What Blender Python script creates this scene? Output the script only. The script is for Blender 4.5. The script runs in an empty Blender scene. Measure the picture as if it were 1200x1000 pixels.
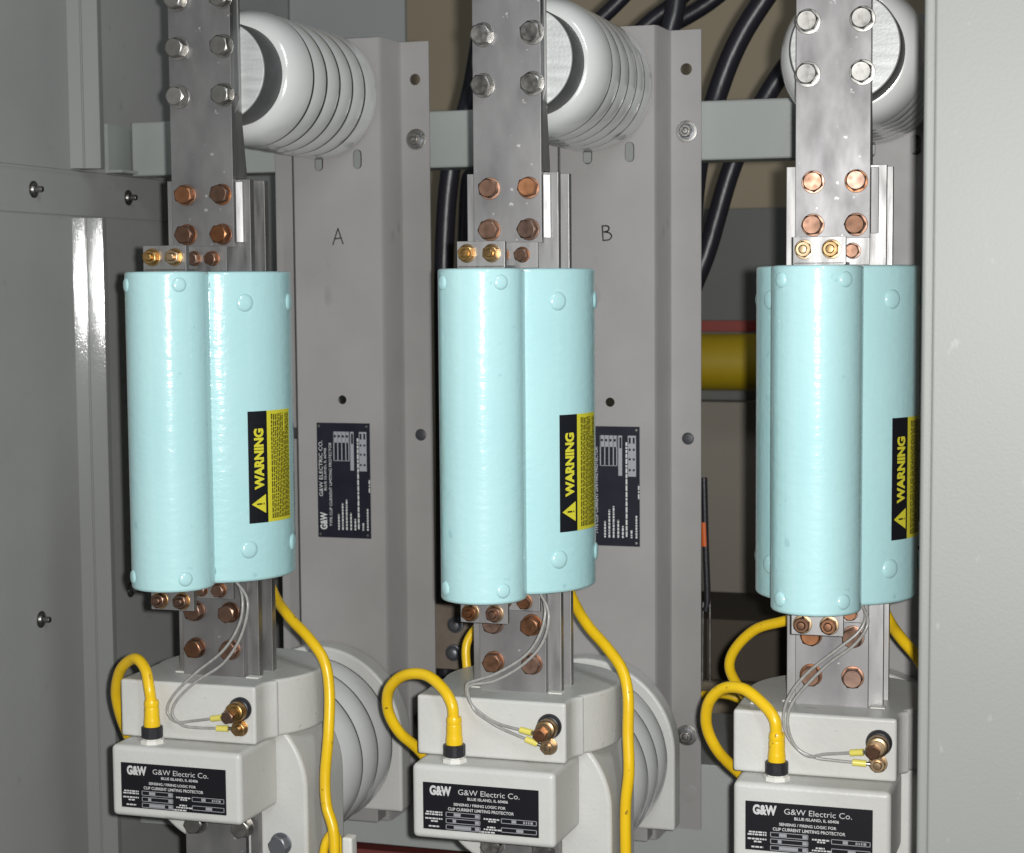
import bpy, bmesh, math, random
from mathutils import Vector, Matrix
random.seed(7)
sc = bpy.context.scene
COL = sc.collection
R = math.radians

# ------------------------------------------------------------------ camera
CAM = Vector((.674, -2.0652, .1802)); YAW, PITCH, ROLL, F = .2991, .0785, -.0078, 2111.3
cd = bpy.data.cameras.new('camera'); cam = bpy.data.objects.new('camera', cd); COL.objects.link(cam)
cd.sensor_fit = 'HORIZONTAL'; cd.sensor_width = 36; cd.lens = F / 1200 * 36
cd.clip_start = .05; cd.clip_end = 60
cam.matrix_world = Matrix.Translation(CAM) @ Matrix.Rotation(YAW, 4, 'Z') @ Matrix.Rotation(math.pi/2 - PITCH, 4, 'X') @ Matrix.Rotation(ROLL, 4, 'Z')
cd.dof.use_dof = True; cd.dof.focus_distance = 2.2; cd.dof.aperture_fstop = 8.5
sc.camera = cam

# ------------------------------------------------------------------ light
w = bpy.data.worlds.new('World'); sc.world = w; w.use_nodes = True
w.node_tree.nodes['Background'].inputs[0].default_value = (.92, .93, .95, 1)
w.node_tree.nodes['Background'].inputs[1].default_value = .06
right = Vector((math.cos(YAW), math.sin(YAW), 0))
fl = bpy.data.lights.new('camera_flash', 'POINT'); fl.energy = 198; fl.shadow_soft_size = .013; fl.color = (1, .995, .985)
fo = bpy.data.objects.new('camera_flash', fl); COL.objects.link(fo); fo.location = CAM + right*.032 + Vector((0, .03, .008))
al = bpy.data.lights.new('room_tube_light', 'AREA'); al.shape = 'RECTANGLE'; al.size = 1.2; al.size_y = .16; al.energy = 20; al.color = (.88, .95, 1)
ao = bpy.data.objects.new('room_tube_light', al); COL.objects.link(ao); ao.location = (1.15, -1.7, 1.75)
ao.rotation_euler = (Vector((.0, .1, -.1)) - Vector(ao.location)).to_track_quat('-Z', 'X').to_euler()
sc.view_settings.view_transform = 'Standard'; sc.view_settings.look = 'None'; sc.view_settings.exposure = 0; sc.view_settings.gamma = 1
sc.cycles.use_denoising = True

# ------------------------------------------------------------------ pixel -> place (measured from the photograph)
def ray(px, py):
    x = (px-600)/F; y = (500-py)/F
    cr, sr = math.cos(ROLL), math.sin(ROLL); rx = cr*x - sr*y; up = sr*x + cr*y
    cp, sp = math.cos(PITCH), math.sin(PITCH); fx = cp + sp*up; uz = -sp + cp*up
    c, s = math.cos(YAW), math.sin(YAW)
    return Vector((c*rx - s*fx, s*rx + c*fx, uz))
def at(px, py, Y):
    d = ray(px, py); return CAM + d*((Y - CAM.y)/d.y)

# ------------------------------------------------------------------ materials
def mat(name, col, rough=.5, metal=0, col2=None, nscale=30, namt=.5, stretch=(1,1,1), bump=0, bscale=200, bstretch=(1,1,1), rvar=0, coat=0, coatr=.06, spec=.5, wave=0, vary=0, speck=0, speckst=(1,1,1), speckcol=(.05,.045,.04)):
    m = bpy.data.materials.new(name); m.use_nodes = True; nt = m.node_tree; N = nt.nodes; L = nt.links
    b = N['Principled BSDF']; b.inputs['Base Color'].default_value = (*col, 1); b.inputs['Roughness'].default_value = rough
    b.inputs['Metallic'].default_value = metal; b.inputs['Specular IOR Level'].default_value = spec
    if coat: b.inputs['Coat Weight'].default_value = coat; b.inputs['Coat Roughness'].default_value = coatr
    tc = N.new('ShaderNodeTexCoord')
    def noise(sc_, st, det=4):
        mp = N.new('ShaderNodeMapping'); mp.inputs['Scale'].default_value = st; L.new(tc.outputs['Object'], mp.inputs[0])
        n = N.new('ShaderNodeTexNoise'); n.inputs['Scale'].default_value = sc_; n.inputs['Detail'].default_value = det; L.new(mp.outputs[0], n.inputs['Vector']); return n
    src = None
    if col2:
        n = noise(nscale, stretch, 5)
        r = N.new('ShaderNodeMapRange'); r.inputs[1].default_value = .5-namt*.5+.05; r.inputs[2].default_value = .5+namt*.5-.05; L.new(n.outputs['Fac'], r.inputs[0])
        mx = N.new('ShaderNodeMix'); mx.data_type = 'RGBA'; mx.inputs[6].default_value = (*col, 1); mx.inputs[7].default_value = (*col2, 1)
        L.new(r.outputs[0], mx.inputs[0]); src = mx.outputs[2]
    if speck:
        n2 = noise(speck, speckst, 2)
        r2 = N.new('ShaderNodeMapRange'); r2.inputs[1].default_value = .70; r2.inputs[2].default_value = .76; r2.inputs[4].default_value = .8; L.new(n2.outputs['Fac'], r2.inputs[0])
        m2 = N.new('ShaderNodeMix'); m2.data_type = 'RGBA'; m2.inputs[7].default_value = (*speckcol, 1)
        if src: L.new(src, m2.inputs[6])
        else: m2.inputs[6].default_value = (*col, 1)
        L.new(r2.outputs[0], m2.inputs[0]); src = m2.outputs[2]
    if vary and src:
        oi = N.new('ShaderNodeObjectInfo'); rr_ = N.new('ShaderNodeMapRange'); rr_.inputs[3].default_value = 1-vary; rr_.inputs[4].default_value = 1+vary*.35; L.new(oi.outputs['Random'], rr_.inputs[0])
        hs = N.new('ShaderNodeHueSaturation'); L.new(src, hs.inputs['Color']); L.new(rr_.outputs[0], hs.inputs['Value'])
        r2_ = N.new('ShaderNodeMapRange'); r2_.inputs[3].default_value = .62; r2_.inputs[4].default_value = 1.02; mu = N.new('ShaderNodeMath'); mu.operation = 'FRACT'; m7 = N.new('ShaderNodeMath'); m7.operation = 'MULTIPLY'; m7.inputs[1].default_value = 7.31
        L.new(oi.outputs['Random'], m7.inputs[0]); L.new(m7.outputs[0], mu.inputs[0]); L.new(mu.outputs[0], r2_.inputs[0]); L.new(r2_.outputs[0], hs.inputs['Saturation']); src = hs.outputs[0]
    if src: L.new(src, b.inputs['Base Color'])
    if rvar:
        n3 = noise(nscale*1.7, stretch, 6)
        r3 = N.new('ShaderNodeMapRange'); r3.inputs[1].default_value = .3; r3.inputs[2].default_value = .7
        r3.inputs[3].default_value = max(.03, rough-rvar); r3.inputs[4].default_value = min(1, rough+rvar); L.new(n3.outputs['Fac'], r3.inputs[0]); L.new(r3.outputs[0], b.inputs['Roughness'])
    if bump:
        n4 = noise(bscale, bstretch, 3); bp = N.new('ShaderNodeBump'); bp.inputs['Strength'].default_value = 1; bp.inputs['Distance'].default_value = bump
        h = n4.outputs['Fac']
        if wave:
            n5 = noise(wave, (1, 1, .22), 2); mp = n5.inputs['Vector'].links[0].from_node; mp.inputs['Rotation'].default_value = (0, R(40), R(20))
            ad = N.new('ShaderNodeMath'); ad.operation = 'ADD'; wm = N.new('ShaderNodeMath'); wm.operation = 'MULTIPLY'; wm.inputs[1].default_value = .3; L.new(n5.outputs['Fac'], wm.inputs[0]); L.new(h, ad.inputs[0]); L.new(wm.outputs[0], ad.inputs[1]); h = ad.outputs[0]
        L.new(h, bp.inputs['Height']); L.new(bp.outputs[0], b.inputs['Normal'])
        if coat: L.new(bp.outputs[0], b.inputs['Coat Normal'])
    return m
M = {}
M['blue'] = mat('pale_blue_epoxy', (.445,.69,.70), .40, col2=(.415,.665,.68), nscale=7, bump=.0006, bscale=115, bstretch=(.5,.5,1), wave=170, coat=1, coatr=.115, spec=.15, speck=60, speckcol=(.33,.56,.585))
M['cast'] = mat('grey_white_cast_resin', (.58,.58,.55), .38, col2=(.525,.52,.495), nscale=14, namt=.6, bump=.0004, bscale=160, spec=.4, speck=75, speckst=(.3,1,1.2), speckcol=(.38,.36,.32))
M['castwhite'] = mat('white_plastic', (.68,.67,.62), .45)
M['glaze'] = mat('glazed_grey_porcelain', (.63,.635,.62), .17, col2=(.605,.61,.595), nscale=8, bump=.00006, bscale=30, coat=1, coatr=.16)
M['groove'] = mat('painted_groove_shade', (.045,.045,.045), .6)
M['plate'] = mat('grey_galvanised_plate', (.325,.313,.304), .46, col2=(.255,.245,.238), nscale=7, namt=.75, bump=.00005, bscale=500, rvar=.08, spec=.4, speck=20, speckst=(1,1,.5), speckcol=(.215,.20,.19))
M['paint'] = mat('grey_cabinet_paint', (.36,.375,.36), .42, col2=(.33,.345,.335), nscale=7, bump=.0003, bscale=420, spec=.4)
M['wallp'] = mat('grey_wall_paint', (.335,.338,.328), .5, col2=(.30,.303,.296), nscale=5, bump=.0003, bscale=420, spec=.3, speck=40, speckcol=(.27,.27,.26))
M['post'] = mat('glossy_grey_paint', (.235,.24,.23), .5, bump=.00007, bscale=520, coat=.5, coatr=.08, spec=.15)
M['post_dull'] = mat('grey_post_paint', (.205,.21,.20), .5, bump=.00009, bscale=420, spec=.3)
M['beam'] = mat('pale_green_grey_paint', (.325,.345,.33), .35, col2=(.30,.32,.305), nscale=6, bump=.0001, bscale=260)
M['door'] = mat('pale_grey_panel_paint', (.222,.229,.214), .5, col2=(.208,.214,.20), nscale=4, namt=.7, bump=.00014, bscale=330, spec=.4, speck=85, speckst=(1,1,.4), speckcol=(.27,.28,.26))
M['alu'] = mat('tin_plated_bar', (.36,.355,.35), .57, 1, col2=(.20,.195,.20), nscale=17, namt=.8, stretch=(1.2,1,.55), bump=.00003, bscale=420, bstretch=(.25,1,2.5), rvar=.09, speck=95, speckcol=(.66,.65,.64))
M['edge'] = mat('bright_milled_bar', (.40,.395,.39), .54, 1, col2=(.27,.265,.26), nscale=30, namt=.8, stretch=(1.5,1,.25), bump=.00003, bscale=300, rvar=.12)
M['steel'] = mat('stainless_steel', (.38,.37,.345), .38, 1, col2=(.27,.26,.24), nscale=60, bump=.00002, bscale=300, rvar=.1, vary=.3)
M['copper'] = mat('silicon_bronze', (.34,.155,.075), .45, 1, col2=(.20,.09,.045), nscale=60, bump=.00002, bscale=300, rvar=.1, vary=.45)
M['brass'] = mat('yellow_brass', (.48,.29,.10), .36, 1, col2=(.36,.21,.07), nscale=60, bump=.00002, bscale=300, rvar=.06, vary=.25)
M['caps'] = mat('machined_cap_face', (.60,.61,.60), .55, .35, col2=(.46,.47,.46), nscale=60, stretch=(.4,1,2), bump=.0003, bscale=300)
M['darksteel'] = mat('dark_cap_side', (.125,.127,.13), .5, .3, col2=(.10,.10,.10), nscale=50)
M['rubber'] = mat('black_rubber', (.018,.018,.022), .42, bump=.0003, bscale=200)
M['cableblack'] = mat('black_cable_jacket', (.014,.014,.020), .38, bump=.0004, bscale=120, bstretch=(1,1,.3))
M['yellow'] = mat('yellow_cable_jacket', (.86,.565,.010), .32, col2=(.74,.46,.010), nscale=18, namt=.8, bump=.0004, bscale=70, speck=85, speckcol=(.16,.10,.015))
M['wire'] = mat('clear_grey_wire', (.36,.35,.33), .25, col2=(.27,.265,.25), nscale=150, stretch=(1,1,1))
M['lug'] = mat('yellow_lug_sleeve', (.75,.66,.14), .35)
M['black'] = mat('black_print', (.008,.008,.011), .45, spec=.25)
M['plateblack'] = mat('black_nameplate', (.009,.009,.017), .5, col2=(.014,.014,.024), nscale=30, spec=.2)
M['labely'] = mat('yellow_label_film', (.62,.56,.035), .4)
M['white'] = mat('white_print', (.55,.55,.54), .5)
M['grey'] = mat('grey_print', (.30,.30,.32), .5)
M['ink'] = mat('dark_print_on_yellow', (.07,.065,.01), .5)
M['marker'] = mat('black_marker', (.02,.02,.02), .6)
M['beige'] = mat('beige_room_wall', (.40,.335,.235), .8, col2=(.37,.31,.215), nscale=3)
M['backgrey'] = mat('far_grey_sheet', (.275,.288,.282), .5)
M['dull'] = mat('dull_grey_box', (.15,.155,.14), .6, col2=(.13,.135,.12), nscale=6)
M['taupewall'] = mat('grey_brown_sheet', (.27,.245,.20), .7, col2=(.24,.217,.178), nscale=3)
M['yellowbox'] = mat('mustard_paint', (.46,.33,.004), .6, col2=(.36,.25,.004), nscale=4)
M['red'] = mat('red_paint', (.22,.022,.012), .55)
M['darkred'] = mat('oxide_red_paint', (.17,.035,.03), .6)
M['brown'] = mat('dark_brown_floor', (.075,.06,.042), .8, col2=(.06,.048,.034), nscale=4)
M['board'] = mat('brown_bracket', (.19,.155,.12), .55, col2=(.15,.12,.09), nscale=40)
M['slate'] = mat('grey_bolt', (.17,.175,.19), .4, .6)
M['plugdark'] = mat('dark_grey_plug', (.035,.036,.042), .5)
M['orange'] = mat('orange_tape', (.55,.10,.01), .5)

# ------------------------------------------------------------------ mesh helpers
def finish(bm, angle=35):
    bmesh.ops.recalc_face_normals(bm, faces=bm.faces)
    me = bpy.data.meshes.new('m'); bm.faces.index_update()
    ca = math.cos(R(48 if angle == 35 else angle)); ns = []                # area-weighted corner normals: flats stay flat beside their rounded edges
    fa = [f.calc_area() for f in bm.faces]
    for f in bm.faces:
        for l in f.loops:
            n = Vector()
            for g in l.vert.link_faces:
                if g.normal.dot(f.normal) > ca: n += g.normal*fa[g.index]
            ns.append(n.normalized() if n.length > 1e-12 else f.normal.copy())
    bm.to_mesh(me); bm.free(); me.shade_smooth(); me.normals_split_custom_set(ns); return me
def merge(*bms):
    out = bms[0]
    for b in bms[1:]:
        t = bpy.data.meshes.new('t'); b.to_mesh(t); b.free(); out.from_mesh(t); bpy.data.meshes.remove(t)
    return out
def box(x0, x1, y0, y1, z0, z1, bev=.0, seg=2):
    bm = bmesh.new(); bmesh.ops.create_cube(bm, size=1)
    for v in bm.verts: v.co = Vector(((x0+x1)/2 + v.co.x*(x1-x0), (y0+y1)/2 + v.co.y*(y1-y0), (z0+z1)/2 + v.co.z*(z1-z0)))
    if bev: bmesh.ops.bevel(bm, geom=bm.edges[:], offset=bev, segments=seg, profile=.6, affect='EDGES')
    return bm
def prism(poly, axis, a, b, bev=0, seg=2):
    bm = bmesh.new()
    def P(u, v, t): return (u, v, t) if axis == 'Z' else ((t, u, v) if axis == 'X' else (u, t, v))
    lo = [bm.verts.new(P(u, v, a)) for u, v in poly]; hi = [bm.verts.new(P(u, v, b)) for u, v in poly]; n = len(poly)
    bm.faces.new(lo); bm.faces.new(hi[::-1])
    for i in range(n): bm.faces.new((lo[i], lo[(i+1) % n], hi[(i+1) % n], hi[i]))
    bmesh.ops.recalc_face_normals(bm, faces=bm.faces)
    if bev:
        es = [e for e in bm.edges if len(e.link_faces) == 2 and e.calc_face_angle() > R(40)]
        bmesh.ops.bevel(bm, geom=es, offset=bev, segments=seg, profile=.6, affect='EDGES')
    return bm
def lathe(prof, axis='Z', c=(0,0,0), seg=64, closed=False, arc=None):
    bm = bmesh.new(); rings = []
    for r, t in prof:
        ring = []
        for i in range(seg):
            a = 2*math.pi*i/seg
            if axis == 'Z': p = (c[0]+r*math.cos(a), c[1]+r*math.sin(a), c[2]+t)
            elif axis == 'Y': p = (c[0]+r*math.cos(a), c[1]+t, c[2]+r*math.sin(a))
            else: p = (c[0]+t, c[1]+r*math.cos(a), c[2]+r*math.sin(a))
            ring.append(bm.verts.new(p))
        rings.append(ring)
    m = len(rings)
    for k in range(m if closed else m-1):
        A, B = rings[k], rings[(k+1) % m]
        for i in range(seg): bm.faces.new((A[i], A[(i+1) % seg], B[(i+1) % seg], B[i]))
    if not closed:
        if prof[0][0] > 1e-6: bm.faces.new(rings[0][::-1])
        if prof[-1][0] > 1e-6: bm.faces.new(rings[-1])
    bmesh.ops.remove_doubles(bm, verts=bm.verts, dist=1e-7)
    return bm
def spline(pts, n=12):
    P = [Vector(p) for p in pts]; P = [P[0]*2-P[1]] + P + [P[-1]*2-P[-2]]; out = []
    for i in range(1, len(P)-2):
        p0, p1, p2, p3 = P[i-1:i+3]
        for k in range(n):
            t = k/n; out.append(.5*((2*p1)+(p2-p0)*t+(2*p0-5*p1+4*p2-p3)*t*t+(3*p1-p0-3*p2+p3)*t**3))
    out.append(P[-2]); return out
def tube(pts, r, seg=14, n=10, smooth=True):
    path = spline(pts, n) if smooth else [Vector(p) for p in pts]
    bm = bmesh.new(); rings = []; up = None
    for i, p in enumerate(path):
        t = (path[min(i+1, len(path)-1)] - path[max(i-1, 0)]).normalized()
        if up is None: up = t.orthogonal().normalized()
        up = (up - t*up.dot(t)).normalized(); s = t.cross(up)
        rr = r(i/(len(path)-1)) if callable(r) else r
        rings.append([bm.verts.new(p + (up*math.cos(2*math.pi*k/seg) + s*math.sin(2*math.pi*k/seg))*rr) for k in range(seg)])
    for A, B in zip(rings, rings[1:]):
        for k in range(seg): bm.faces.new((A[k], A[(k+1) % seg], B[(k+1) % seg], B[k]))
    bm.faces.new(rings[0][::-1]); bm.faces.new(rings[-1]); return bm
def hexhead(rad, depth, ch=.86):                 # faces -Y, base at y=0; six flats, a turned chamfer that cuts the corners, a flat top
    bm = bmesh.new(); n = 36; rin = rad*math.cos(math.pi/6)
    def hexr(a): return rin/math.cos((a % (math.pi/3)) - math.pi/6)
    def ring(fr, fy): return [bm.verts.new((fr(2*math.pi*i/n)*math.cos(2*math.pi*i/n), fy(2*math.pi*i/n), fr(2*math.pi*i/n)*math.sin(2*math.pi*i/n))) for i in range(n)]
    rt = rin*.93
    rings = [ring(hexr, lambda a: 0), ring(hexr, lambda a: -depth + (hexr(a)-rt)*.62), ring(lambda a: rt, lambda a: -depth), ring(lambda a: rt*.45, lambda a: -depth*.99)]
    for A, B in zip(rings, rings[1:]):
        for i in range(n): bm.faces.new((A[i], A[(i+1) % n], B[(i+1) % n], B[i]))
    bm.faces.new(rings[-1]); bm.faces.new(rings[0][::-1]); return bm
def washer(r0, r1, t): return lathe([(r0, 0), (r0, -t), (r1-.0006, -t), (r1, -t+.0005), (r1, 0)], 'Y', seg=32, closed=True)
def dome(r, h, seg=24):
    return lathe([(r*1.06, 0), (r, -.0008), (r*.97, -h*.35), (r*.86, -h*.7), (r*.6, -h*.93), (r*.25, -h), (0, -h)], 'Y', seg=seg)

def mesh_obj(name, me, m, parent=None, loc=(0,0,0), rot=(0,0,0)):
    o = bpy.data.objects.new(name, me); COL.objects.link(o)
    if m is not None and not me.materials: me.materials.append(M[m])
    o.parent = parent; o.location = loc; o.rotation_euler = rot; return o
class Thing:
    def __init__(s, name, label, cat, base, group=None):
        s.o = bpy.data.objects.new(name, None); COL.objects.link(s.o); s.o.empty_display_size = .03
        s.base = Vector(base); s.o.location = base; s.o['label'] = label; s.o['category'] = cat
        if group: s.o['group'] = group
    def add(s, name, bm, m, sub=None, label=None, kind=None, angle=35):     # mesh given in the unit's coordinates
        me = finish(bm, angle) if isinstance(bm, bmesh.types.BMesh) else bm
        o = mesh_obj(name, me, m, sub or s.o, (0,0,0) if sub else -s.base)
        if label: o['label'] = label
        if kind: o['kind'] = kind
        return o
    def put(s, name, me, m, pos, rot=(0,0,0), sub=None):                    # shared mesh placed at a spot
        p = Vector(pos) if sub else Vector(pos) - s.base
        return mesh_obj(name, me, m, sub or s.o, p, rot)
def solid(name, bm, m, label=None, cat=None, group=None, structure=False):
    o = mesh_obj(name, finish(bm), m)
    if structure: o['kind'] = 'structure'
    if label: o['label'] = label
    if cat: o['category'] = cat
    if group: o['group'] = group
    return o
def copy_tree(o, parent=None):
    c = o.copy(); COL.objects.link(c)
    if parent: c.parent = parent
    for ch in list(o.children): copy_tree(ch, c)
    return c
def boolean(me, cutters):
    o = bpy.data.objects.new('tmp', me); COL.objects.link(o); cs = []
    for bm in cutters:
        bmesh.ops.recalc_face_normals(bm, faces=bm.faces)
        cm = bpy.data.meshes.new('c'); bm.to_mesh(cm); bm.free(); c = bpy.data.objects.new('cut', cm); COL.objects.link(c); cs.append(c)
        md = o.modifiers.new('b', 'BOOLEAN'); md.operation = 'DIFFERENCE'; md.solver = 'EXACT'; md.object = c
    dg = bpy.context.evaluated_depsgraph_get(); out = bpy.data.meshes.new_from_object(o.evaluated_get(dg))
    for c in cs + [o]: bpy.data.objects.remove(c)
    out.shade_smooth(); out.set_sharp_from_angle(angle=R(30)); return out

# flat print -------------------------------------------------------
def text_bm(bm, body, size, u, v, mp, align='LEFT', bold=0, width=None):
    cu = bpy.data.curves.new('t', 'FONT'); cu.body = body; cu.size = size; cu.align_x = align; cu.align_y = 'CENTER'; cu.offset = bold*size; cu.resolution_u = 3
    o = bpy.data.objects.new('t', cu); COL.objects.link(o); dg = bpy.context.evaluated_depsgraph_get()
    me = bpy.data.meshes.new_from_object(o.evaluated_get(dg)); bpy.data.objects.remove(o)
    xs = [p.co.x for p in me.vertices]
    sx = width/(max(xs)-min(xs)) if width and xs else 1
    x0 = min(xs) if align == 'LEFT' else 0
    for p in me.vertices: p.co = mp(u + (p.co.x-x0)*sx, v + p.co.y)
    bm.from_mesh(me); bpy.data.meshes.remove(me); bpy.data.curves.remove(cu)
def rect_bm(bm, u0, u1, v0, v1, mp, nu=1, nv=1):
    g = [[bm.verts.new(mp(u0+(u1-u0)*i/nu, v0+(v1-v0)*j/nv)) for j in range(nv+1)] for i in range(nu+1)]
    for i in range(nu):
        for j in range(nv): bm.faces.new((g[i][j], g[i+1][j], g[i+1][j+1], g[i][j+1]))
def dashes(bm, u0, u1, v, h, mp, rnd, mean=.004, gap=.0012):      # a line too small to read
    u = u0
    while u < u1:
        l = min(mean*rnd.uniform(.5, 1.6), u1-u); rect_bm(bm, u, u+l, v-h/2, v+h/2, mp); u += l + gap
def flat(bm):
    me = bpy.data.meshes.new('print'); bm.to_mesh(me); bm.free(); return me

# ------------------------------------------------------------------ shared small hardware
ME = {}
ME['nut_big'] = finish(hexhead(.0134, .0135), 20); ME['wash_big'] = finish(washer(.006, .0152, .0022))
ME['nut_cu'] = finish(hexhead(.0127, .0125), 20); ME['wash_cu'] = finish(washer(.006, .0138, .0022))
ME['nut_br'] = finish(merge(hexhead(.0098, .0085, .8), lathe([(.0052, -.008), (.0052, -.0115), (.004, -.0125), (0, -.0128)], 'Y', seg=16)), 28); ME['wash_br'] = finish(washer(.004, .0112, .0016))
ME['nut_sm'] = finish(hexhead(.0088, .009), 20); ME['wash_sm'] = finish(washer(.004, .0098, .0015))
def bolt(t, kind, m, pos, wm=None, name='hex_bolt'):
    s = {'nut_big': 'wash_big', 'nut_cu': 'wash_cu', 'nut_br': 'wash_br', 'nut_sm': 'wash_sm'}[kind]; th = {'nut_big': .0022, 'nut_cu': .0022, 'nut_br': .0016, 'nut_sm': .0015}[kind]
    key = kind + m
    if key not in ME: ME[key] = ME[kind].copy(); ME[key].materials.clear(); ME[key].materials.append(M[m])
    kw = s + (wm or m)
    if kw not in ME: ME[kw] = ME[s].copy(); ME[kw].materials.clear(); ME[kw].materials.append(M[wm or m])
    a = random.uniform(0, 6.28)
    n = t.put(name, ME[key], None, (pos[0], pos[1]-th*.9, pos[2]), (R(random.gauss(0, 2.2)), a, R(random.gauss(0, 2.2))))
    mesh_obj('washer', ME[kw], None, n, (0, th*.9, 0)); return n

# ================================================================== SETTING
WX = -.78
solid('side_wall', box(WX-.01, WX, -1.2, 1.2, -1.0, 1.1), 'wallp', structure=True)
solid('floor', box(-2.5, 2.2, .5, 3.4, -1.02, -1.0), 'brown', structure=True)
solid('room_wall', box(-3.5, 3, 2.3, 2.32, -1.0, 2.0), 'beige', structure=True)

# corner post on the side wall, above and below the rail: two narrow facets that face the camera
def post_bm(z0, z1):
    t = Vector((.87, .49)); n = Vector((.49, -.87)); p = Vector((WX, .379))
    a = p + t*.0195; b = a + t*.0028; c = b + t*.0235
    dn = -n*.004
    poly = [(p.x, p.y), (a.x, a.y), (a+dn)[:], (b+dn)[:], (b.x, b.y), (c.x, c.y), (c.x+.0, c.y+.012), (WX, c.y+.016)]
    return prism([(q[0], q[1]) for q in poly], 'Z', z0, z1, .0004, 1)
t = Thing('corner_post', 'grey painted upright post on the left wall, upper length above the screwed rail', 'post', (WX, .39, .362), 'uprights on the left wall')
t.add('upright', post_bm(.362, .95), 'post_dull')
t = Thing('corner_post', 'long glossy grey upright post on the left wall, below the rail', 'post', (WX, .39, -1.0), 'uprights on the left wall')
t.add('upright', post_bm(-1.0, .287), 'post')
t = Thing('wall_rail', 'grey horizontal rail with two screws across the left wall', 'rail', (WX, .2, .32))
t.add('rail', prism([(WX, .291), (WX+.003, .291), (WX+.003, .350), (WX+.006, .354), (WX+.006, .358), (WX, .360)], 'Y', -1.0, .72, .0006, 1), 'wallp')
ME['screwhead'] = finish(merge(dome(.0088, .005), lathe([(.0048, -.004), (.0048, -.0125), (.0040, -.0140), (0, -.0145)], 'Y', seg=20))); ME['screwwash'] = finish(washer(.003, .0125, .0018)); ME['screwhead'].materials.append(M['steel']); ME['screwwash'].materials.append(M['steel'])
def wall_screw(t, y, z, x):
    s = t.put('screw', ME['screwhead'], None, (x+.0016, y, z), (0, 0, R(90))); mesh_obj('washer', ME['screwwash'], None, s, (0, .0016, 0))
for y in (.270, .549): wall_screw(t, y, .325, WX+.003)
for y, lab in ((.262, 'round steel screw low on the left wall, left of the upright post'), (.531, 'small steel screw on the left wall beside the bottom of the left blue tube')):
    t = Thing('wall_screw', lab, 'screw', (WX, y, -.311), 'single screws on the left wall'); wall_screw(t, y, -.311, WX)
# bracket that joins the upper cross beam to the wall, the beams
solid('beam_bracket', merge(box(WX, WX+.006, .484, .60, .365, .438, .001), box(WX, WX+.03, .484, .60, .361, .366, .001)), 'beam', 'short grey angle bracket on the left wall at the end of the upper cross beam', 'bracket')
t = Thing('cross_beam', 'pale grey painted cross beam running behind the mounting plates near the top', 'beam', (0, .57, .36))
t.add('beam', prism([(.536, .358), (.60, .358), (.60, .4435), (.536, .4435)], 'X', -.762, .9, .004, 3), 'beam')
t = Thing('cross_beam', 'wide grey lower cross beam behind the bottom ends of the mounting plates', 'beam', (0, .7, -.70))
t.add('beam', box(WX+.004, .95, .536, .86, -.70, -.534, .003), 'paint')
solid('back_sheet', box(-.778, at(475, 60, 1.2).x, 1.2, 1.21, -1.0, 1.1), 'backgrey', 'grey sheet metal panel standing behind the left mounting plate', 'panel')
# right-hand cabinet panel, nearest the camera
t = Thing('cabinet_panel', 'pale grey scuffed steel cabinet panel filling the right edge', 'panel', (.9, -.3, -1))
t.add('front_sheet', box(.5505, 1.35, -.302, -.27, -1.0, 1.0, .0028, 3), 'door')
t.add('edge_flange', box(.5402, .60, -.296, -.262, -1.0, 1.0, .004, 3), 'door')

# ---------------- things seen through the gap, behind the beams
def back_box(name, px0, px1, py0, py1, Y, d, m, label, cat, bev=.004):
    a = at(px0, py0, Y); b = at(px1, py1, Y)
    return solid(name, box(a.x, b.x, Y, Y+d, b.z, a.z, bev), m, label, cat)
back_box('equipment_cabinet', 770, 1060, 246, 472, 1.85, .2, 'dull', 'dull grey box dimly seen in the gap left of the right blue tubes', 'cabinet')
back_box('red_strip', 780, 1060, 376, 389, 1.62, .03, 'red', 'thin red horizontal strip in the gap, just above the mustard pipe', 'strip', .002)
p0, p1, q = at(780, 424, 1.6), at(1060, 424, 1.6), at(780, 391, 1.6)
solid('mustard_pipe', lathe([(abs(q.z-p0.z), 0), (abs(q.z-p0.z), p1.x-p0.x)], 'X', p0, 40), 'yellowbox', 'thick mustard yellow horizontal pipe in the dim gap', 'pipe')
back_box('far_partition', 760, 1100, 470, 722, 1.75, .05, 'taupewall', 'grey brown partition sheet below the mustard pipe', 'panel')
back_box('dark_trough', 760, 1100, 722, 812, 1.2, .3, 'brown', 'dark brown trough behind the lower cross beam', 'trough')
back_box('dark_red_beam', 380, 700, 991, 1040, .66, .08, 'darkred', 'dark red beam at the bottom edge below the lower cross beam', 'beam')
# black power cables
def cable(label, pts, r, m='cableblack'):
    return solid('power_cable', tube([at(*p) for p in pts], r, 18), m, label, 'cable', 'black power cables behind the cross beam' )
cable('thick black cable slanting down left of the right insulator, nearest the middle plate', [(960,-90,.9), (895,0,.9), (862,55,.9), (838,118,.9), (818,190,.88), (806,330,.88), (800,560,.88), (800,1000,.88)], .0175)
cable('black cable disappearing behind the left side of the right insulator', [(1030,-60,.98), (950,40,.98), (900,110,.98), (860,190,.96), (830,290,.96), (790,420,.95), (770,700,.95), (770,1000,.95)], .0165)
cable('thick black cable standing upright above the top right corner of the middle plate', [(800,-90,.85), (793,0,.85), (784,40,.85), (765,120,.85), (750,300,.85), (750,900,.85)], .0165)
cable('black cable slanting behind the top of the middle insulator', [(775,-50,.92), (722,5,.92), (690,35,.92), (610,110,.92), (575,200,.9), (560,350,.9), (560,900,.9)], .013)
cable('black cable slanting just right of the ribbed middle insulator top', [(860,-60,.95), (795,0,.95), (755,32,.95), (700,90,.95), (660,200,.95), (650,900,.95)], .014)
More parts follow.
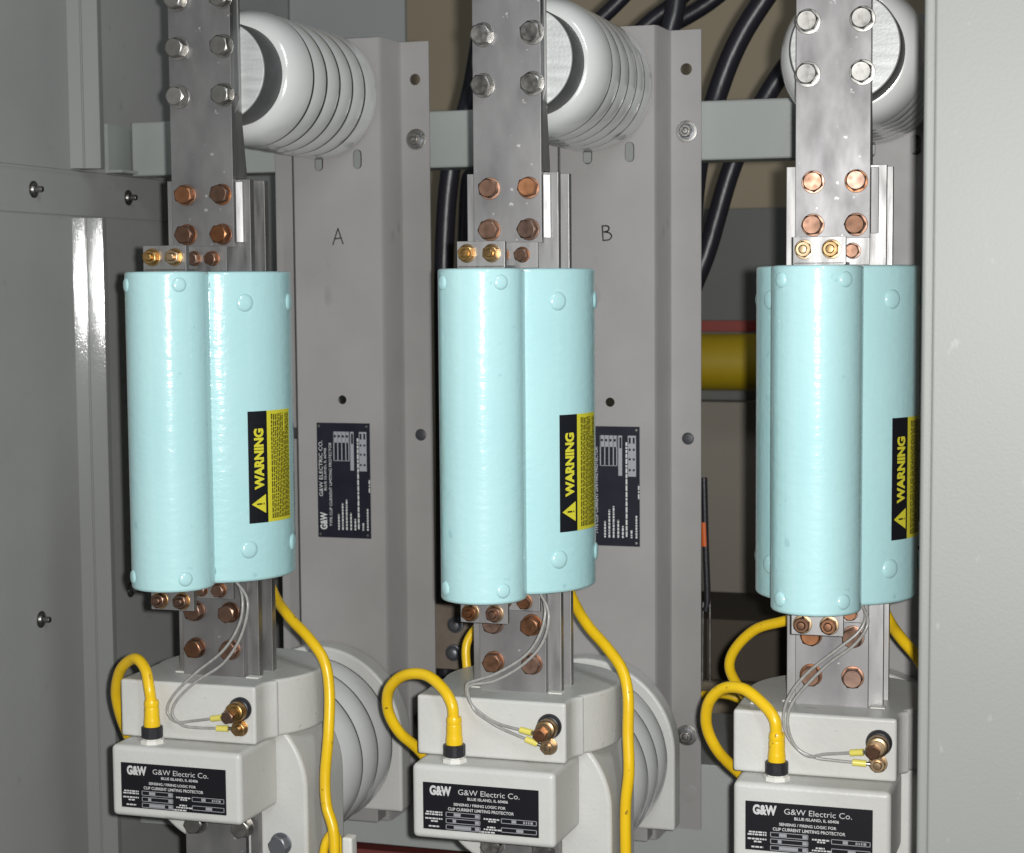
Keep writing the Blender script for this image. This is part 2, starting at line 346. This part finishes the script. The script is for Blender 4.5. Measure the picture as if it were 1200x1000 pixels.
cable('black cable beside the left edge of the middle strap, curving down behind the beam', [(585,-60,.8), (566,30,.8), (552,110,.8), (528,200,.8), (520,330,.8), (522,560,.8), (522,1000,.8)], .0165)
cable('thinner black cable squeezed between left plate and middle terminal', [(625,-60,.95), (600,60,.95), (560,190,.95), (545,300,.95), (540,1000,.95)], .014)
cable('black cable crossing low behind the two upright ones at the top of the middle plate', [(900,-60,1.05), (845,-8,1.05), (800,22,1.05), (745,48,1.05), (690,110,1.05), (675,300,1.05), (675,900,1.05)], .015)
t = Thing('taped_cable', 'dark blue cable with an orange tape band hanging beside the edge of the middle plate', 'cable', at(829, 720, .62))
t.add('jacket', tube([at(825,560,.62), at(827,640,.62), at(829,700,.62), at(827,716,.62)], .005), 'rubber')
t.add('tape_band', tube([at(825,612,.62), at(826,640,.62)], .0058, smooth=False), 'orange')
solid('wire_bracket', tube([at(823,800,.62), at(824,706,.62), at(832,702,.62), at(832,800,.62)], .0016, smooth=False, seg=8), 'steel', 'thin bent wire bracket beside the lower edge of the middle plate', 'bracket')
t = Thing('bolted_bracket', 'brown plate with two grey round bolts showing left of the middle lower terminal', 'bracket', at(533, 782, .62))
a, b = at(505, 708, .62), at(556, 786, .62)
t.add('bracket_plate', box(a.x, b.x, .62, .635, b.z, a.z, .001), 'board')
for p in ((534, 732), (532, 765)):
    q = at(*p, .618); n = t.add('round_bolt', lathe([(.0135, .002), (.0135, -.003), (.011, -.004), (.0095, -.009), (.007, -.011), (0, -.011)], 'Y', q, 24), 'slate')

# ================================================================== ONE PHASE, built at the middle position, then copied
UNITS = [('B', Vector((0, 0, 0)), 'middle'), ('A', Vector((-.4107, -.0174, 0)), 'left'), ('C', Vector((.3985, .026, 0)), 'right')]
PROTO = []                                       # (thing, {unit: label})
def proto(t, **labels): PROTO.append((t, labels)); return t

# ---- mounting plate (a folded hat channel)
t = proto(Thing('mounting_plate', 'x', 'mounting plate', (.037, .53, -.632), 'folded mounting plates'),
    A='tall taupe folded steel plate marked with letter A at the left', B='tall taupe folded steel plate marked with letter B in the middle', C='tall taupe folded steel plate mostly hidden behind the right blue tubes')
y0, y1, th = .4655, .530, .003
outer = [(-.090, y1), (-.0465, y1), (-.0425, y1-.004), (-.0345, y0+.005), (-.030, y0), (.1085, y0), (.1125, y0+.005), (.1165, y1-.004), (.1195, y1), (.1635, y1)]
inner = [(.1635, y1+th), (.117, y1+th), (.1135, y1), (.1095, y0+th+.003), (.1075, y0+th), (-.029, y0+th), (-.0315, y0+th+.003), (-.0395, y1), (-.043, y1+th), (-.090, y1+th)]
pm = finish(prism(outer+inner, 'Z', -.632, .545), 25)
cyl = lambda x, y, z, r: lathe([(r, -.01), (r, .015)], 'Y', (x, y, z), 28)
def slot(x, y, z, r, l):
    poly = [(x+r*math.cos(a), z+l+r*math.sin(a)) for a in [math.pi*i/10 for i in range(11)]] + [(x-r*math.cos(a), z-l-r*math.sin(a)) for a in [math.pi*i/10 for i in range(11)]]
    return prism(poly, 'Y', y-.01, y+.015)
pm = boolean(pm, [cyl(.1415, y1, .489, .0085), cyl(.1440, y1, -.047, .009), cyl(-.064, y1, -.048, .009), cyl(.0425, y0, .0095, .0068), slot(.0105, y0, .3665, .0068, .0075), slot(.0725, y0, .3680, .0068, .0075)])
t.add('folded_sheet', pm, 'plate')
for z in (.400, -.490): bolt(t, 'nut_br', 'steel', (.142, y1-.001, z), 'slate'); 
for z in (.400, -.490): bz = t.add('flange_washer', washer(.0095, .0155, .0012), 'steel'); bz.location += Vector((.142, y1, z))
bz = t.add('plug_disc', lathe([(.0125, 0), (.0125, -.0008), (.0115, -.0012), (0, -.0012)], 'Y', (.146, y1, -.578), 28), 'plate')
for x in (.1440, -.064): t.add('hole_plug', lathe([(.0089, .002), (.0089, .0006), (.0070, -.0004), (0, -.0006)], 'Y', (x, y1, -.0475), 24), 'plugdark')
# rating plate on it, text turned upward
np_x0, np_x1, np_z0, np_z1, np_y = .0005, .0865, -.200, -.0255, y0-.0016
pl = t.add('rating_plate', box(np_x0, np_x1, np_y, y0-.0002, np_z0, np_z1, .0004, 1), 'plateblack', label='black rating plate with white print turned on its side')
W_, H_ = np_x1-np_x0, np_z1-np_z0
def mp(u, v): return Vector((np_x0 + v*W_, np_y-.0004, np_z0 + u*H_))     # u upward, v rightward, both 0..1
def mpt(u, v): return Vector((np_x0 - v, np_y-.0004, np_z0 + u))           # text: v up = leftward (metres)
bm = bmesh.new(); rn = random.Random(3)
text_bm(bm, 'G&W', .0150, .07*H_, -.12*W_, mpt, bold=.035, width=.15*H_)
text_bm(bm, 'G&W ELECTRIC CO.', .0085, .36*H_, -.075*W_, mpt, width=.485*H_)
text_bm(bm, 'BLUE ISLAND, IL 60406', .0055, .41*H_, -.155*W_, mpt, width=.37*H_)
text_bm(bm, 'TYPE CLIP CURRENT LIMITING PROTECTOR', .0062, .10*H_, -.255*W_, mpt, width=.73*H_)
for v, l in ((.40,.14),(.475,.235),(.55,.265),(.63,.15),(.71,.10),(.86,.07),(.945,.19)): dashes(bm, .07, .07+l, v, .028, mp, rn, .018, .006)
dashes(bm, .08, .87, .775, .028, mp, rn, .03, .008); dashes(bm, .40, .52, .985, .022, mp, rn, .025, .01)
t.add('white_lettering', flat(bm), 'white', sub=pl)
bm = bmesh.new()
def g(u0, u1, v0, v1): rect_bm(bm, u0, u1, v0, v1, mp)
for v0 in (.315, .39, .465, .54, .60): g(.67, .925, v0, v0+.018)
g(.67, .675, .315, .62); g(.83, .925, .315, .62); g(.59, .925, .635, .70); g(.585, .925, .80, .94)
t.add('grey_table', flat(bm), 'grey', sub=pl, kind='stuff')
bm = bmesh.new(); mpo = mp
def mp2(u, v): return mpo(u, v) + Vector((0, -.0003, 0))
for v in (.35, .425, .50, .575): rect_bm(bm, .875, .895, v-.02, v+.02, mp2)
for u in (.86, .80, .72, .63):
    for v in (.835, .905): rect_bm(bm, u, u+(.05 if u > .85 else .018), v-.02, v+.015, mp2)
rect_bm(bm, .82, .91, .655, .69, mp2)
t.add('table_gaps', flat(bm), 'plateblack', sub=pl)
for (x, z) in ((np_x0+.004, np_z0+.005), (np_x1-.005, np_z0+.005), (np_x0+.004, np_z1-.005), (np_x1-.005, np_z1-.005)):
    o = t.add('rivet', lathe([(.0022, 0), (.0018, -.0008), (0, -.001)], 'Y', (x, np_y, z), 12), 'steel', sub=pl)
PLATE = t

# ---- upper post insulator
ix, iz = .014, .4625
t = proto(Thing('post_insulator', 'x', 'insulator', (ix, .465, iz), 'upper ribbed insulators'),
    A='upper ribbed white insulator on the plate marked A', B='upper ribbed white insulator on the plate marked B', C='upper ribbed white insulator cut off by the right cabinet panel')
def shed(ya, yb, rb, d, c):                      # one rib: flares toward the plate, turned edge, painted shade line behind it
    n = 10; pr = [(rb-d-.02, ya)] + [(rb-d+d*math.sin(math.pi/2*k/n)**1.0, ya+(yb-ya-.001)*k/n) for k in range(n+1)] + [(rb-.0004, yb-.0003), (rb-.0014, yb), (rb-.02, yb)]
    return lathe(pr, 'Y', c, 96)
def groove(yb, rb, c, w_=.0068): return lathe([(rb-.02, yb), (rb-.0008, yb), (rb-.0008, yb+w_), (rb-.02, yb+w_)], 'Y', c, 96, closed=True)  # near-flush dark ring, paints in the shade line between two ribs
UI = (ix, 0, iz)
t.add('ceramic_shed', lathe([(.060, .183), (.068, .183), (.0735, .1850), (.0790, .1895), (.0835, .1955), (.0870, .2030), (.0898, .2115), (.0915, .2200), (.0922, .2262), (.0912, .2270), (.075, .2270)], 'Y', UI, 96), 'glaze')
t.add('groove_shade_ring', groove(.2268, .0922, UI), 'groove')
yy = [.230, .276, .322, .368, .414, .4625]
for k in range(5):
    t.add('ceramic_shed', shed(yy[k], yy[k+1]-.0042, .0926+.0003*k, .0092, UI), 'glaze')
    if k < 4: t.add('groove_shade_ring', groove(yy[k+1]-.0044, .0926+.0003*k, UI), 'groove')
t.add('metal_cap', lathe([(.067, .200), (.067, .132), (.066, .1300)], 'Y', (ix, 0, iz), 80), 'darksteel')
t.add('cap_face', lathe([(.0655, .133), (.0655, .1285), (.0645, .1275), (0, .1275)], 'Y', (ix, 0, iz), 80), 'caps')
t.add('base_ring', lathe([(.088, .4635), (.088, .4652)], 'Y', (ix, 0, iz), 64), 'darksteel')

# ---- current limiter: two blue tubes with their terminals and straps
CL = t = proto(Thing('current_limiter', 'x', 'current limiter', (.004, .06, -.2), 'pale blue tube assemblies'),
    A='left pair of pale blue tubes with bolted metal terminals, nearest the dark wall', B='middle pair of pale blue tubes with bolted metal terminals', C='right pair of pale blue tubes, partly hidden by the cabinet panel')
def tubebody(r, c, h):
    b = .0024
    return lathe([(0, -h), (r-b*1.3, -h), (r-b*.4, -h+b*.4), (r, -h+b*1.3)] + [(r, -h+b*1.3+.0012)] + [(r, -h+b*1.3+(2*h-2.6*b)*k/8) for k in range(1, 8)] + [(r, h-b*1.3-.0012)] + [(r, h-b*1.3), (r-b*.4, h-b*.4), (r-b*1.3, h), (0, h)], 'Z', c, 96)
ft = t.add('slim_tube', tubebody(.0523, (0, 0, 0), .2), 'blue', label='slim front blue tube')
RC = (.008, .123); RR = .098
rt = t.add('wide_tube', tubebody(RR, (*RC, 0), .2), 'blue', label='wide rear blue tube with a warning label')
ME['plug_s'] = finish(dome(.0087, .003)); ME['plug_l'] = finish(dome(.0110, .0033))
for k in ME: pass
ME['plug_s'].materials.append(M['blue']); ME['plug_l'].materials.append(M['blue'])
for th_ in (-44, 44, 134, -134):
    for z in (.1835, -.1835):
        a = R(th_); t.put('plug', ME['plug_s'], None, (.0523*math.sin(a), -.0523*math.cos(a), z), (0, 0, a), sub=ft)
for th_ in (-47, 47, 97, -97, 137, -137):
    for z in (.160, -.158):
        a = R(th_); t.put('plug', ME['plug_l'], None, (RC[0]+RR*math.sin(a), RC[1]-RR*math.cos(a), z), (0, 0, a), sub=rt)
# warning label wrapped on the wide tube
ZL0, ZL1, A0, A1, A2 = -.1245, .0205, R(47.5), R(64.0), R(92.0)
def wrap(off):
    def f(u, s): a = A0 + s/RR; return Vector((RC[0]+(RR+off)*math.sin(a), RC[1]-(RR+off)*math.cos(a), u))
    return f
def strip(s0, s1, z0, z1, off=.0007, n=14):
    bm = bmesh.new(); f = wrap(off); rect_bm(bm, z0, z1, s0, s1, f, 1, n); return bm
sB = (A1-A0)*RR; sY = (A2-A0)*RR
t.add('label_black_band', flat(strip(0, sB, ZL0, ZL1)), 'black', sub=rt)
t.add('label_yellow_band', flat(strip(sB, sY, ZL0, ZL1-0)), 'labely', sub=rt)
bm = bmesh.new(); f1 = wrap(.0013); Lz = ZL1-ZL0
text_bm(bm, 'WARNING', .0180, ZL0+.30*Lz, 0, lambda u, v: f1(u, sB*.56 - v), bold=.05, width=.545*Lz)
tri0, tri1 = ZL0+.085*Lz, ZL0+.255*Lz
bm2 = bmesh.new()
va = [bm.verts.new(f1(tri0, sB*.86)), bm.verts.new(f1(tri1, sB*.86)), bm.verts.new(f1((tri0+tri1)/2, sB*.12))]; bm.faces.new(va)
t.add('warning_lettering', flat(bm), 'labely', sub=rt)
bm = bmesh.new(); f2 = wrap(.0017); zc = (tri0+tri1)/2
rect_bm(bm, zc-.0010, zc+.0010, sB*.38, sB*.65, f2); rect_bm(bm, zc-.0010, zc+.0010, sB*.71, sB*.77, f2)
t.add('warning_mark', flat(bm), 'black', sub=rt)
bm = bmesh.new(); rn = random.Random(5); nl = 11
for k in range(nl):
    s = sB + (sY-sB)*(.16 + .74*k/(nl-1)); dashes(bm, ZL0+.03*Lz, ZL1-.03*Lz-(rn.uniform(0,.25)*Lz if k % 4 == 3 else 0), s, .0022, f1, rn, .0052, .0011)
t.add('fine_print', flat(bm), 'ink', sub=rt)
# straps and terminals
for x0, x1, ya, yb, z0, z1, nm, m in (
    (-.0395, .0490, .0930, .1035, .232, .66, 'upper_strap', 'alu'), (-.0370, .0510, .0930, .1035, -.352, -.190, 'lower_strap', 'alu'),
    (-.0520, .0672, .1050, .1175, .190, .3195, 'front_terminal', 'edge'), (-.0450, .0715, .1400, .1525, .190, .3195, 'rear_terminal', 'edge'),
    (-.0490, .0678, .1050, .1175, -.352, -.190, 'front_terminal', 'edge'), (-.0450, .0712, .1400, .1525, -.352, -.190, 'rear_terminal', 'edge')):
    t.add(nm, box(x0, x1, ya, yb, z0, z1, .0009, 2), m)
t.add('packing_strip', prism([(.0495, .1046), (.0495, .0985), (.0585, .1012), (.0585, .1046)], 'Z', .238, .3165, .0006, 1), 'edge')
t.add('joggled_strap', prism([(.1215, .66), (.1215, .425), (.1062, .405), (.1062, .3215), (.139, .3215), (.139, .331), (.1290, .3900), (.1268, .4150), (.1268, .66)], 'X', -.036, .0475, .001, 2), 'edge')
t.add('gap_shade_block', box(-.033, .0455, .1038, .1213, .43, .66, .001), 'darksteel')  # dark filler, paints in the shade of the open gap behind the strap
for x0, x1, ya, yb, z0, z1, nm in ((-.0270, .0330, -.0105, -.002, .2005, .2325, 'bolt_tab'), (-.0270, .0330, -.0105, -.002, -.229, -.2005, 'bolt_tab'), (-.0060, .0520, .0640, .0700, .2005, .2325, 'inner_tab'), (.0, .0520, .064, .070, -.226, -.2005, 'inner_tab')):
    t.add(nm, box(x0, x1, ya, yb, z0, z1, .0008, 2), 'edge')
t.add('tab_foot', box(-.0260, .0320, -.0105, .04, .1995, .2035, .0005, 1), 'edge')
for x in (-.0140, .0170):
    bolt(t, 'nut_br', 'brass', (x, -.0105, .2180)); bolt(t, 'nut_br', 'copper', (x, -.0105, -.2165), 'brass')
for x in (.0060, .0325): bolt(t, 'nut_sm', 'copper', (x, .0640, .2170), 'copper')
for x in (.0060, .0325): bolt(t, 'nut_sm', 'copper', (x, .0640, -.2140), 'copper')
for z in (.4897, .4275, .552):
    for x in (-.0250, .0390): bolt(t, 'nut_big', 'steel', (x, .0930, z), 'steel')
for z in (.3001, .2487):
    for x in (-.0180, .0330): bolt(t, 'nut_cu', 'copper', (x, .0930, z), 'copper')
for z in (-.2485, -.2983):
    for x in (-.0175, .0330): bolt(t, 'nut_cu', 'copper', (x, .0930, z), 'copper')

# ---- sensing head and lower insulator
hd = [(-.1045, .042), (.0905, .042), (.0905, .062), (.0915, .072), (.0955, .080), (.103, .088)]
cx, cy, cr = .010, .170, .1175
for k in range(33):
    a = R(-42 + 235*k/32); hd.append((cx+cr*math.cos(a), cy+cr*math.sin(a)))
t = proto(Thing('sensing_head', 'x', 'switch head', (0, .17, -.70), 'cast sensing heads with their insulators'),
    A='left grey white cast head with lower ribbed insulator, at the side of the dark wall', B='middle grey white cast head with lower ribbed insulator', C='right grey white cast head beside the cabinet panel edge')
t.add('head_casting', prism(hd, 'Z', -.411, -.335, .0045, 3), 'cast', angle=50)
for x, y, nm in ((.062, .100, 'slot_insert'), (-.046, .109, 'slot_insert')): t.add(nm, box(x-.008, x+.010, y-.009, y+.004, -.336, -.3335, .0008, 1), 'castwhite')
t.add('small_screw', dome(.0045, .0028), 'castwhite').location += Vector((-.085, .075, -.334))
o = [c for c in t.o.children if c.name.startswith('small_screw')][0]; o.rotation_euler = (R(-90), 0, 0)
ab = [(.132, -.80)] + [(.014+.118*math.cos(math.pi*k/36), -.487+.118*math.sin(math.pi*k/36)) for k in range(37)]
ab += [(.014+(.118-.026*k/12)*math.cos(R(180+5*k)), -.487+(.118-.026*k/12)*math.sin(R(180+5*k))) for k in range(1, 13)] + [(.0, -.60), (.0, -.80)]
t.add('arch_block', prism(ab, 'Y', .1065, .235, .006, 3), 'cast', angle=50)
lz = -.497
yy = [.232, .292, .348, .402, .428]
rr = [.119, .1245, .126, .127]
LI = (.014, 0, lz)
for k in range(3):
    t.add('ceramic_shed', shed(yy[k], yy[k+1]-.004, rr[k+1], .016, LI), 'glaze')
    t.add('groove_shade_ring', groove(yy[k+1]-.0042, rr[k+1], LI, .0045), 'groove')
t.add('ceramic_neck', lathe([(.112, .23), (.112, .43)], 'Y', LI, 80), 'glaze')
t.add('arch_base', prism([(-.130+.014, -.605)] + [(.014-.132*math.cos(math.pi*k/36), -.492+.132*math.sin(math.pi*k/36)) for k in range(37)] + [(.146, -.605)], 'Y', .425, .464, .005, 3), 'cast', angle=50)
t.add('base_spacer', box(-.08, .105, .43, .4645, -.625, -.60, .002), 'plate')
t.add('lower_strap', box(-.037, .051, .088, .0985, -.80, -.49, .0009), 'alu'); t.add('lower_strap', box(.056, .068, .094, .1045, -.80, -.49, .0009), 'edge')
for x in (-.0200, .0480): bolt(t, 'nut_big', 'steel', (x, .088, -.5345), 'steel')
hb = bolt(t, 'nut_big', 'slate', (.094, .1065, -.560), 'slate')
# brass studs for the grey wires
t.add('stud_bushing', lathe([(.0155, .043), (.0155, .038), (.0135, .0345), (.009, .0335), (.009, .03)], 'Y', (.070, 0, -.3640), 32), 'rubber')
t.add('large_stud', merge(lathe([(.0128, .036), (.0128, .022), (.0115, .0205), (.0085, .0200), (.0085, .0160), (0, .0155)], 'Y', (.0700, 0, -.3650), 24)), 'brass')
bolt(t, 'nut_sm', 'copper', (.0660, .019, -.3685), 'brass'); bolt(t, 'nut_br', 'brass', (.0690, .0415, -.3890), 'brass')

# ---- sensor box with printed plate
t = proto(Thing('sensor_box', 'x', 'electrical box', (-.004, .05, -.506), 'sensor boxes with black nameplates'),
    A='left pale grey box with black nameplate, against the dark wall', B='middle pale grey box with black nameplate', C='right pale grey box with black nameplate, next to the cabinet panel')
bm = box(-.0970, .0880, 0, .1050, -.5060, -.4120)
for v in bm.verts:
    if v.co.y > .05: v.co.x += .004 if v.co.x > 0 else -.0; 
bmesh.ops.bevel(bm, geom=bm.edges[:], offset=.0075, segments=4, profile=.55, affect='EDGES')
t.add('box_body', bm, 'cast', angle=50)
bx0, bx1, bz0, bz1 = -.0820, .0675, -.4930, -.4340
pl = t.add('name_plate', box(bx0, bx1, -.0012, .0004, bz0, bz1, .0003, 1), 'black')
W2, H2 = bx1-bx0, bz1-bz0
def mq(u, v): return Vector((bx0 + u*W2, -.0016, bz1 - v*H2))
def mqt(u, v): return Vector((bx0 + u, -.0016, bz1 + v))
bm = bmesh.new(); rn = random.Random(9)
text_bm(bm, 'G&W', .0155, .06*W2, -.17*H2, mqt, bold=.05, width=.19*W2)
text_bm(bm, 'G&W Electric Co.', .0098, .31*W2, -.165*H2, mqt, bold=-.004, width=.53*W2)
text_bm(bm, 'BLUE ISLAND, IL 60406', .0048, .39*W2, -.295*H2, mqt, bold=.02, width=.35*W2)
text_bm(bm, 'SENSING / FIRING LOGIC FOR', .0048, .27*W2, -.43*H2, mqt, bold=.02, width=.45*W2)
text_bm(bm, 'CLIP CURRENT LIMITING PROTECTOR', .0052, .22*W2, -.535*H2, mqt, bold=.02, width=.57*W2)
for u0, u1, v in ((.03,.17,.625),(.02,.17,.675),(.02,.17,.765),(.07,.13,.82),(.05,.145,.93),(.53,.67,.685),(.57,.64,.73),(.56,.63,.855),(.53,.68,.905),(.49,.63,.965)): dashes(bm, u0, u1, v, .032, mq, rn, .022, .006)
t.add('white_lettering', flat(bm), 'white', sub=pl)
bm = bmesh.new()
def frame(u0, u1, v0, v1, e=.006):
    rect_bm(bm, u0, u1, v0, v0+e*2.2, mq); rect_bm(bm, u0, u1, v1-e*2.2, v1, mq); rect_bm(bm, u0, u0+e, v0, v1, mq); rect_bm(bm, u1-e, u1, v0, v1, mq)
for v0, f0, f1_ in ((.60,.07,.13),(.735,.06,.09),(.87,.07,.22)): frame(.20, .50, v0, v0+.105); rect_bm(bm, .20+f0, .20+f1_, v0+.02, v0+.085, mq); rect_bm(bm, .455, .49, v0+.02, v0+.085, mq)
for v0, f0, f1_ in ((.645,.09,.13),(.835,.13,.19)): frame(.68, .985, v0, v0+.105); rect_bm(bm, .68+f0, .68+f1_, v0+.02, v0+.085, mq)
dashes(bm, .87, .96, .70, .05, mq, rn, .02, .008)
t.add('grey_table', flat(bm), 'grey', sub=pl, kind='stuff')
gx, gy = -.0485, .0235
t.add('gland_nut', lathe([(.0158, -.4135), (.0158, -.4085), (.0150, -.4070), (.0125, -.4070), (.0125, -.4045), (0, -.4045)], 'Z', (gx, gy, 0), 8), 'castwhite', angle=25)

# ---- copies
placed = {}
for t, labels in PROTO:
    for u, off, word in UNITS:
        o = t.o if u == 'B' else copy_tree(t.o)
        if u != 'B': o.location = t.base + off
        o['label'] = labels[u]; placed[(t.o.name.split('.')[0], u)] = o
OFF = {u: o for u, o, _ in UNITS}; WORD = {u: w_ for u, _, w_ in UNITS}

# hand drawn letters on the plates
def letter(u, strokes, px):
    par = placed[('mounting_plate', u)]
    base = PLATE.base + OFF[u]
    y = y0 - .0004 + OFF[u].y
    bm = bmesh.new()
    for st in strokes:
        pts = spline([at(px[0]+a, px[1]+b, y) for a, b in st], 4) if len(st) > 2 else [at(px[0]+a, px[1]+b, y) for a, b in st]
        for p, q in zip(pts, pts[1:]):
            d = (q-p).normalized(); n = Vector((-d.z, 0, d.x))*.0010; e = d*.0006
            bm.faces.new([bm.verts.new(v) for v in (p-e+n, q+e+n, q+e-n, p-e-n)])
    o = mesh_obj('letter_mark', flat(bm), 'marker', par, -base); o['label'] = 'black marker letter ' + u
letter('A', [[(-6, 10), (0, -9)], [(0, -9), (6, 9)], [(-3.5, 3), (4, 2)]], (396, 277))
letter('B', [[(-5, -8), (-4.5, 0), (-4, 9)], [(-5, -8), (1, -8), (3, -5), (1, -2), (-3, -1)], [(-3, -1), (3, 0), (6, 4), (3, 8), (-4, 9)]], (710.7, 273))

# ------------------------------------------------------------------ yellow cables
def world(u, pts): return [at(p[0], p[1], p[2] + OFF[u].y) for p in pts]
loops = {
 'A': [(150,862,.13), (141,838,.105), (136,810,.085), (142,784,.062), (158,772,.045), (170,784,.032), (176,808,.0235), (177,830,.0235)],
 'B': [(520,915,.16), (492,880,.125), (468,858,.10), (455,833,.085), (456,808,.07), (473,792,.058), (498,791,.045), (518,806,.032), (529,828,.0235), (531,848,.0235)],
 'C': [(890,925,.16), (861,901,.13), (840,878,.105), (828,850,.09), (831,823,.075), (848,807,.062), (872,808,.046), (895,826,.032), (906,850,.0235), (908,872,.0235)]}
for u in 'ABC':
    b = OFF[u]; root = Vector((gx, gy, -.4045)) + b
    t = Thing('sensor_cable', {'A': 'yellow cable looping from the top of the left sensor box', 'B': 'yellow cable looping from the top of the middle sensor box', 'C': 'front yellow cable looping from the top of the right sensor box'}[u], 'cable', root, 'yellow plug cables on the sensor boxes')
    pts = world(u, loops[u])
    top = root + Vector((0, 0, .047)); lean = Vector((-.002, 0, 0))
    pts = pts[:-2] + [top + Vector((-.003, .0, .018)), top + lean*.3 + Vector((0,0,.0))]
    t.add('jacket', tube(pts, .0072, 16), 'yellow')
    t.add('plug_sleeve', lathe([(.0100, .009), (.0107, .012), (.0107, .022), (.0102, .023), (.0102, .0255), (.0098, .028), (.0098, .038), (.0092, .039), (.0092, .0405), (.0098, .0415), (.0096, .0465), (.0088, .049), (0, .049)], 'Z', root, 20), 'yellow')
    t.add('coupling_ring', lathe([(.0125, -.001), (.0140, .0008)] + [(.0140 , .002), (.0140, .0135), (.0128, .0145), (0, .0145)], 'Z', root, 18), 'rubber', angle=15)
drops = {
 'A': ([(300,640,.235), (320,694,.21), (338,722,.17), (362,748,.145), (380,775,.135), (386,810,.13), (385,860,.12), (381,910,.115), (383,945,.11), (391,975,.105), (393,1030,.10)], 'yellow cable hanging down in front of the left lower insulator'),
 'B': [(650,650,.24), (671,702,.205), (688,732,.18), (712,760,.155), (729,785,.14), (736,815,.13), (736,860,.125), (737,905,.12), (733,950,.12), (734,1040,.12)],
 'C': [(1020,680,.235), (1041,726,.21), (1056,748,.18), (1078,775,.16), (1092,810,.15), (1096,900,.14), (1096,1040,.14)]}
t = Thing('signal_cable', drops['A'][1], 'cable', at(393, 1030, .08), 'yellow cables hanging behind the tubes'); t.add('jacket', tube(world('A', drops['A'][0]), .0073, 16), 'yellow')
t.add('return_loop', tube(world('A', [(378,1030,.115), (380,995,.115), (388,978,.12), (396,985,.125), (402,1030,.125)]), .006, 14), 'yellow')
t = Thing('signal_cable', 'yellow cable hanging down in front of the middle lower insulator', 'cable', at(734, 1040, .12), 'yellow cables hanging behind the tubes'); t.add('jacket', tube(world('B', drops['B']), .0073, 16), 'yellow')
t.add('branch', tube(world('B', [(566,728,.26), (552,744,.255), (546,762,.25), (549,800,.24)]), .006, 14), 'yellow')
t = Thing('signal_cable', 'yellow cable slipping behind the cabinet panel edge under the right tubes', 'cable', at(1096, 1040, .15), 'yellow cables hanging behind the tubes'); t.add('jacket', tube(world('C', drops['C']), .0073, 16), 'yellow')
t = Thing('signal_cable', 'rear yellow cable arching behind the right terminal above the right cast head', 'cable', at(867, 803, .3), 'yellow cables hanging behind the tubes')
t.add('jacket', tube(world('C', [(1000,722,.23), (950,722,.25), (915,729,.265), (885,738,.275), (862,760,.285), (855,782,.29), (866,806,.30), (885,830,.31)]), .0070, 16), 'yellow')
t = Thing('signal_cable', 'short piece of yellow cable lying on the lower beam beside the middle plate', 'cable', at(838, 815, .62), 'yellow cables hanging behind the tubes')
t.add('jacket', tube([at(800,816,.60), at(838,814,.60), at(862,818,.60), at(900,840,.60)], .006, 14), 'yellow')
solid('cable_clip', box(*[c for c in (at(400,985,.06).x, at(412,985,.06).x)], .06, .08, at(405,1040,.06).z, at(405,982,.06).z, .004, 3), 'castwhite', 'small white rounded clip beside the left hanging yellow cable', 'clip')

# ------------------------------------------------------------------ grey lead wires
W1 = {
 'A': ([(276,676,.06), (284,700,.05), (281,730,.045), (262,762,.04), (228,790,.036), (204,814,.034), (196,833,.033), (206,846,.032), (226,845,.030), (240,837,.028), (246,834,.026)],
       [(272,676,.055), (290,704,.044), (283,744,.040), (262,777,.037), (230,799,.034), (208,820,.032), (202,837,.031), (214,850,.031), (232,853,.032), (248,851.5,.034), (256,851,.035)]),
 'B': ([(633,690,.06), (639,715,.05), (633,743,.045), (616,768,.04), (583,789,.036), (560,797,.034), (547,803,.033), (550,822,.032), (566,838,.030), (586,849,.029), (603,852,.027), (610,853,.026)],
       [(630,690,.055), (643,719,.044), (636,753,.040), (613,779,.037), (580,798,.034), (552,803,.032), (548,812,.031), (556,832,.031), (574,846,.030), (590,855,.031), (602,865,.033), (612,869,.035)]),
 'C': ([(1011,706,.06), (1014,725,.05), (1005,742,.045), (980,762,.04), (945,790,.036), (924,818,.034), (918,845,.033), (926,868,.032), (946,886,.030), (967,884,.029), (986,875,.027), (994,873,.026)],
       [(1009,706,.055), (1017,730,.044), (1002,755,.040), (970,779,.037), (940,809,.034), (925,832,.032), (924,855,.031), (934,877,.031), (956,888,.031), (975,891,.032), (993,893,.034), (1000,893,.035)])}
for u in 'ABC':
    t = Thing('lead_wires', {'A': 'pair of thin grey wires hanging below the left tubes to brass studs', 'B': 'pair of thin grey wires crossing twice below the middle tubes', 'C': 'pair of thin grey wires hanging below the right tubes to brass studs'}[u], 'wires', OFF[u] + Vector((.06, .03, -.37)), 'grey wire pairs on the cast heads')
    for i, pts in enumerate(W1[u]):
        stud = OFF[u] + (Vector((.0640, .0140, -.3685)) if i == 0 else Vector((.0660, .034, -.3888)))
        P = world(u, pts)[:-2]; d = (stud - P[-1]).normalized(); P.append(stud - d*.024)
        t.add('wire', tube(P, .0019, 10), 'wire')
        t.add('lug_sleeve', tube([stud - d*.026, stud - d*.010], .0041, 12, smooth=False), 'lug')
        t.add('lug_tongue', tube([stud - d*.011, stud], .0024, 8, smooth=False), 'steel')
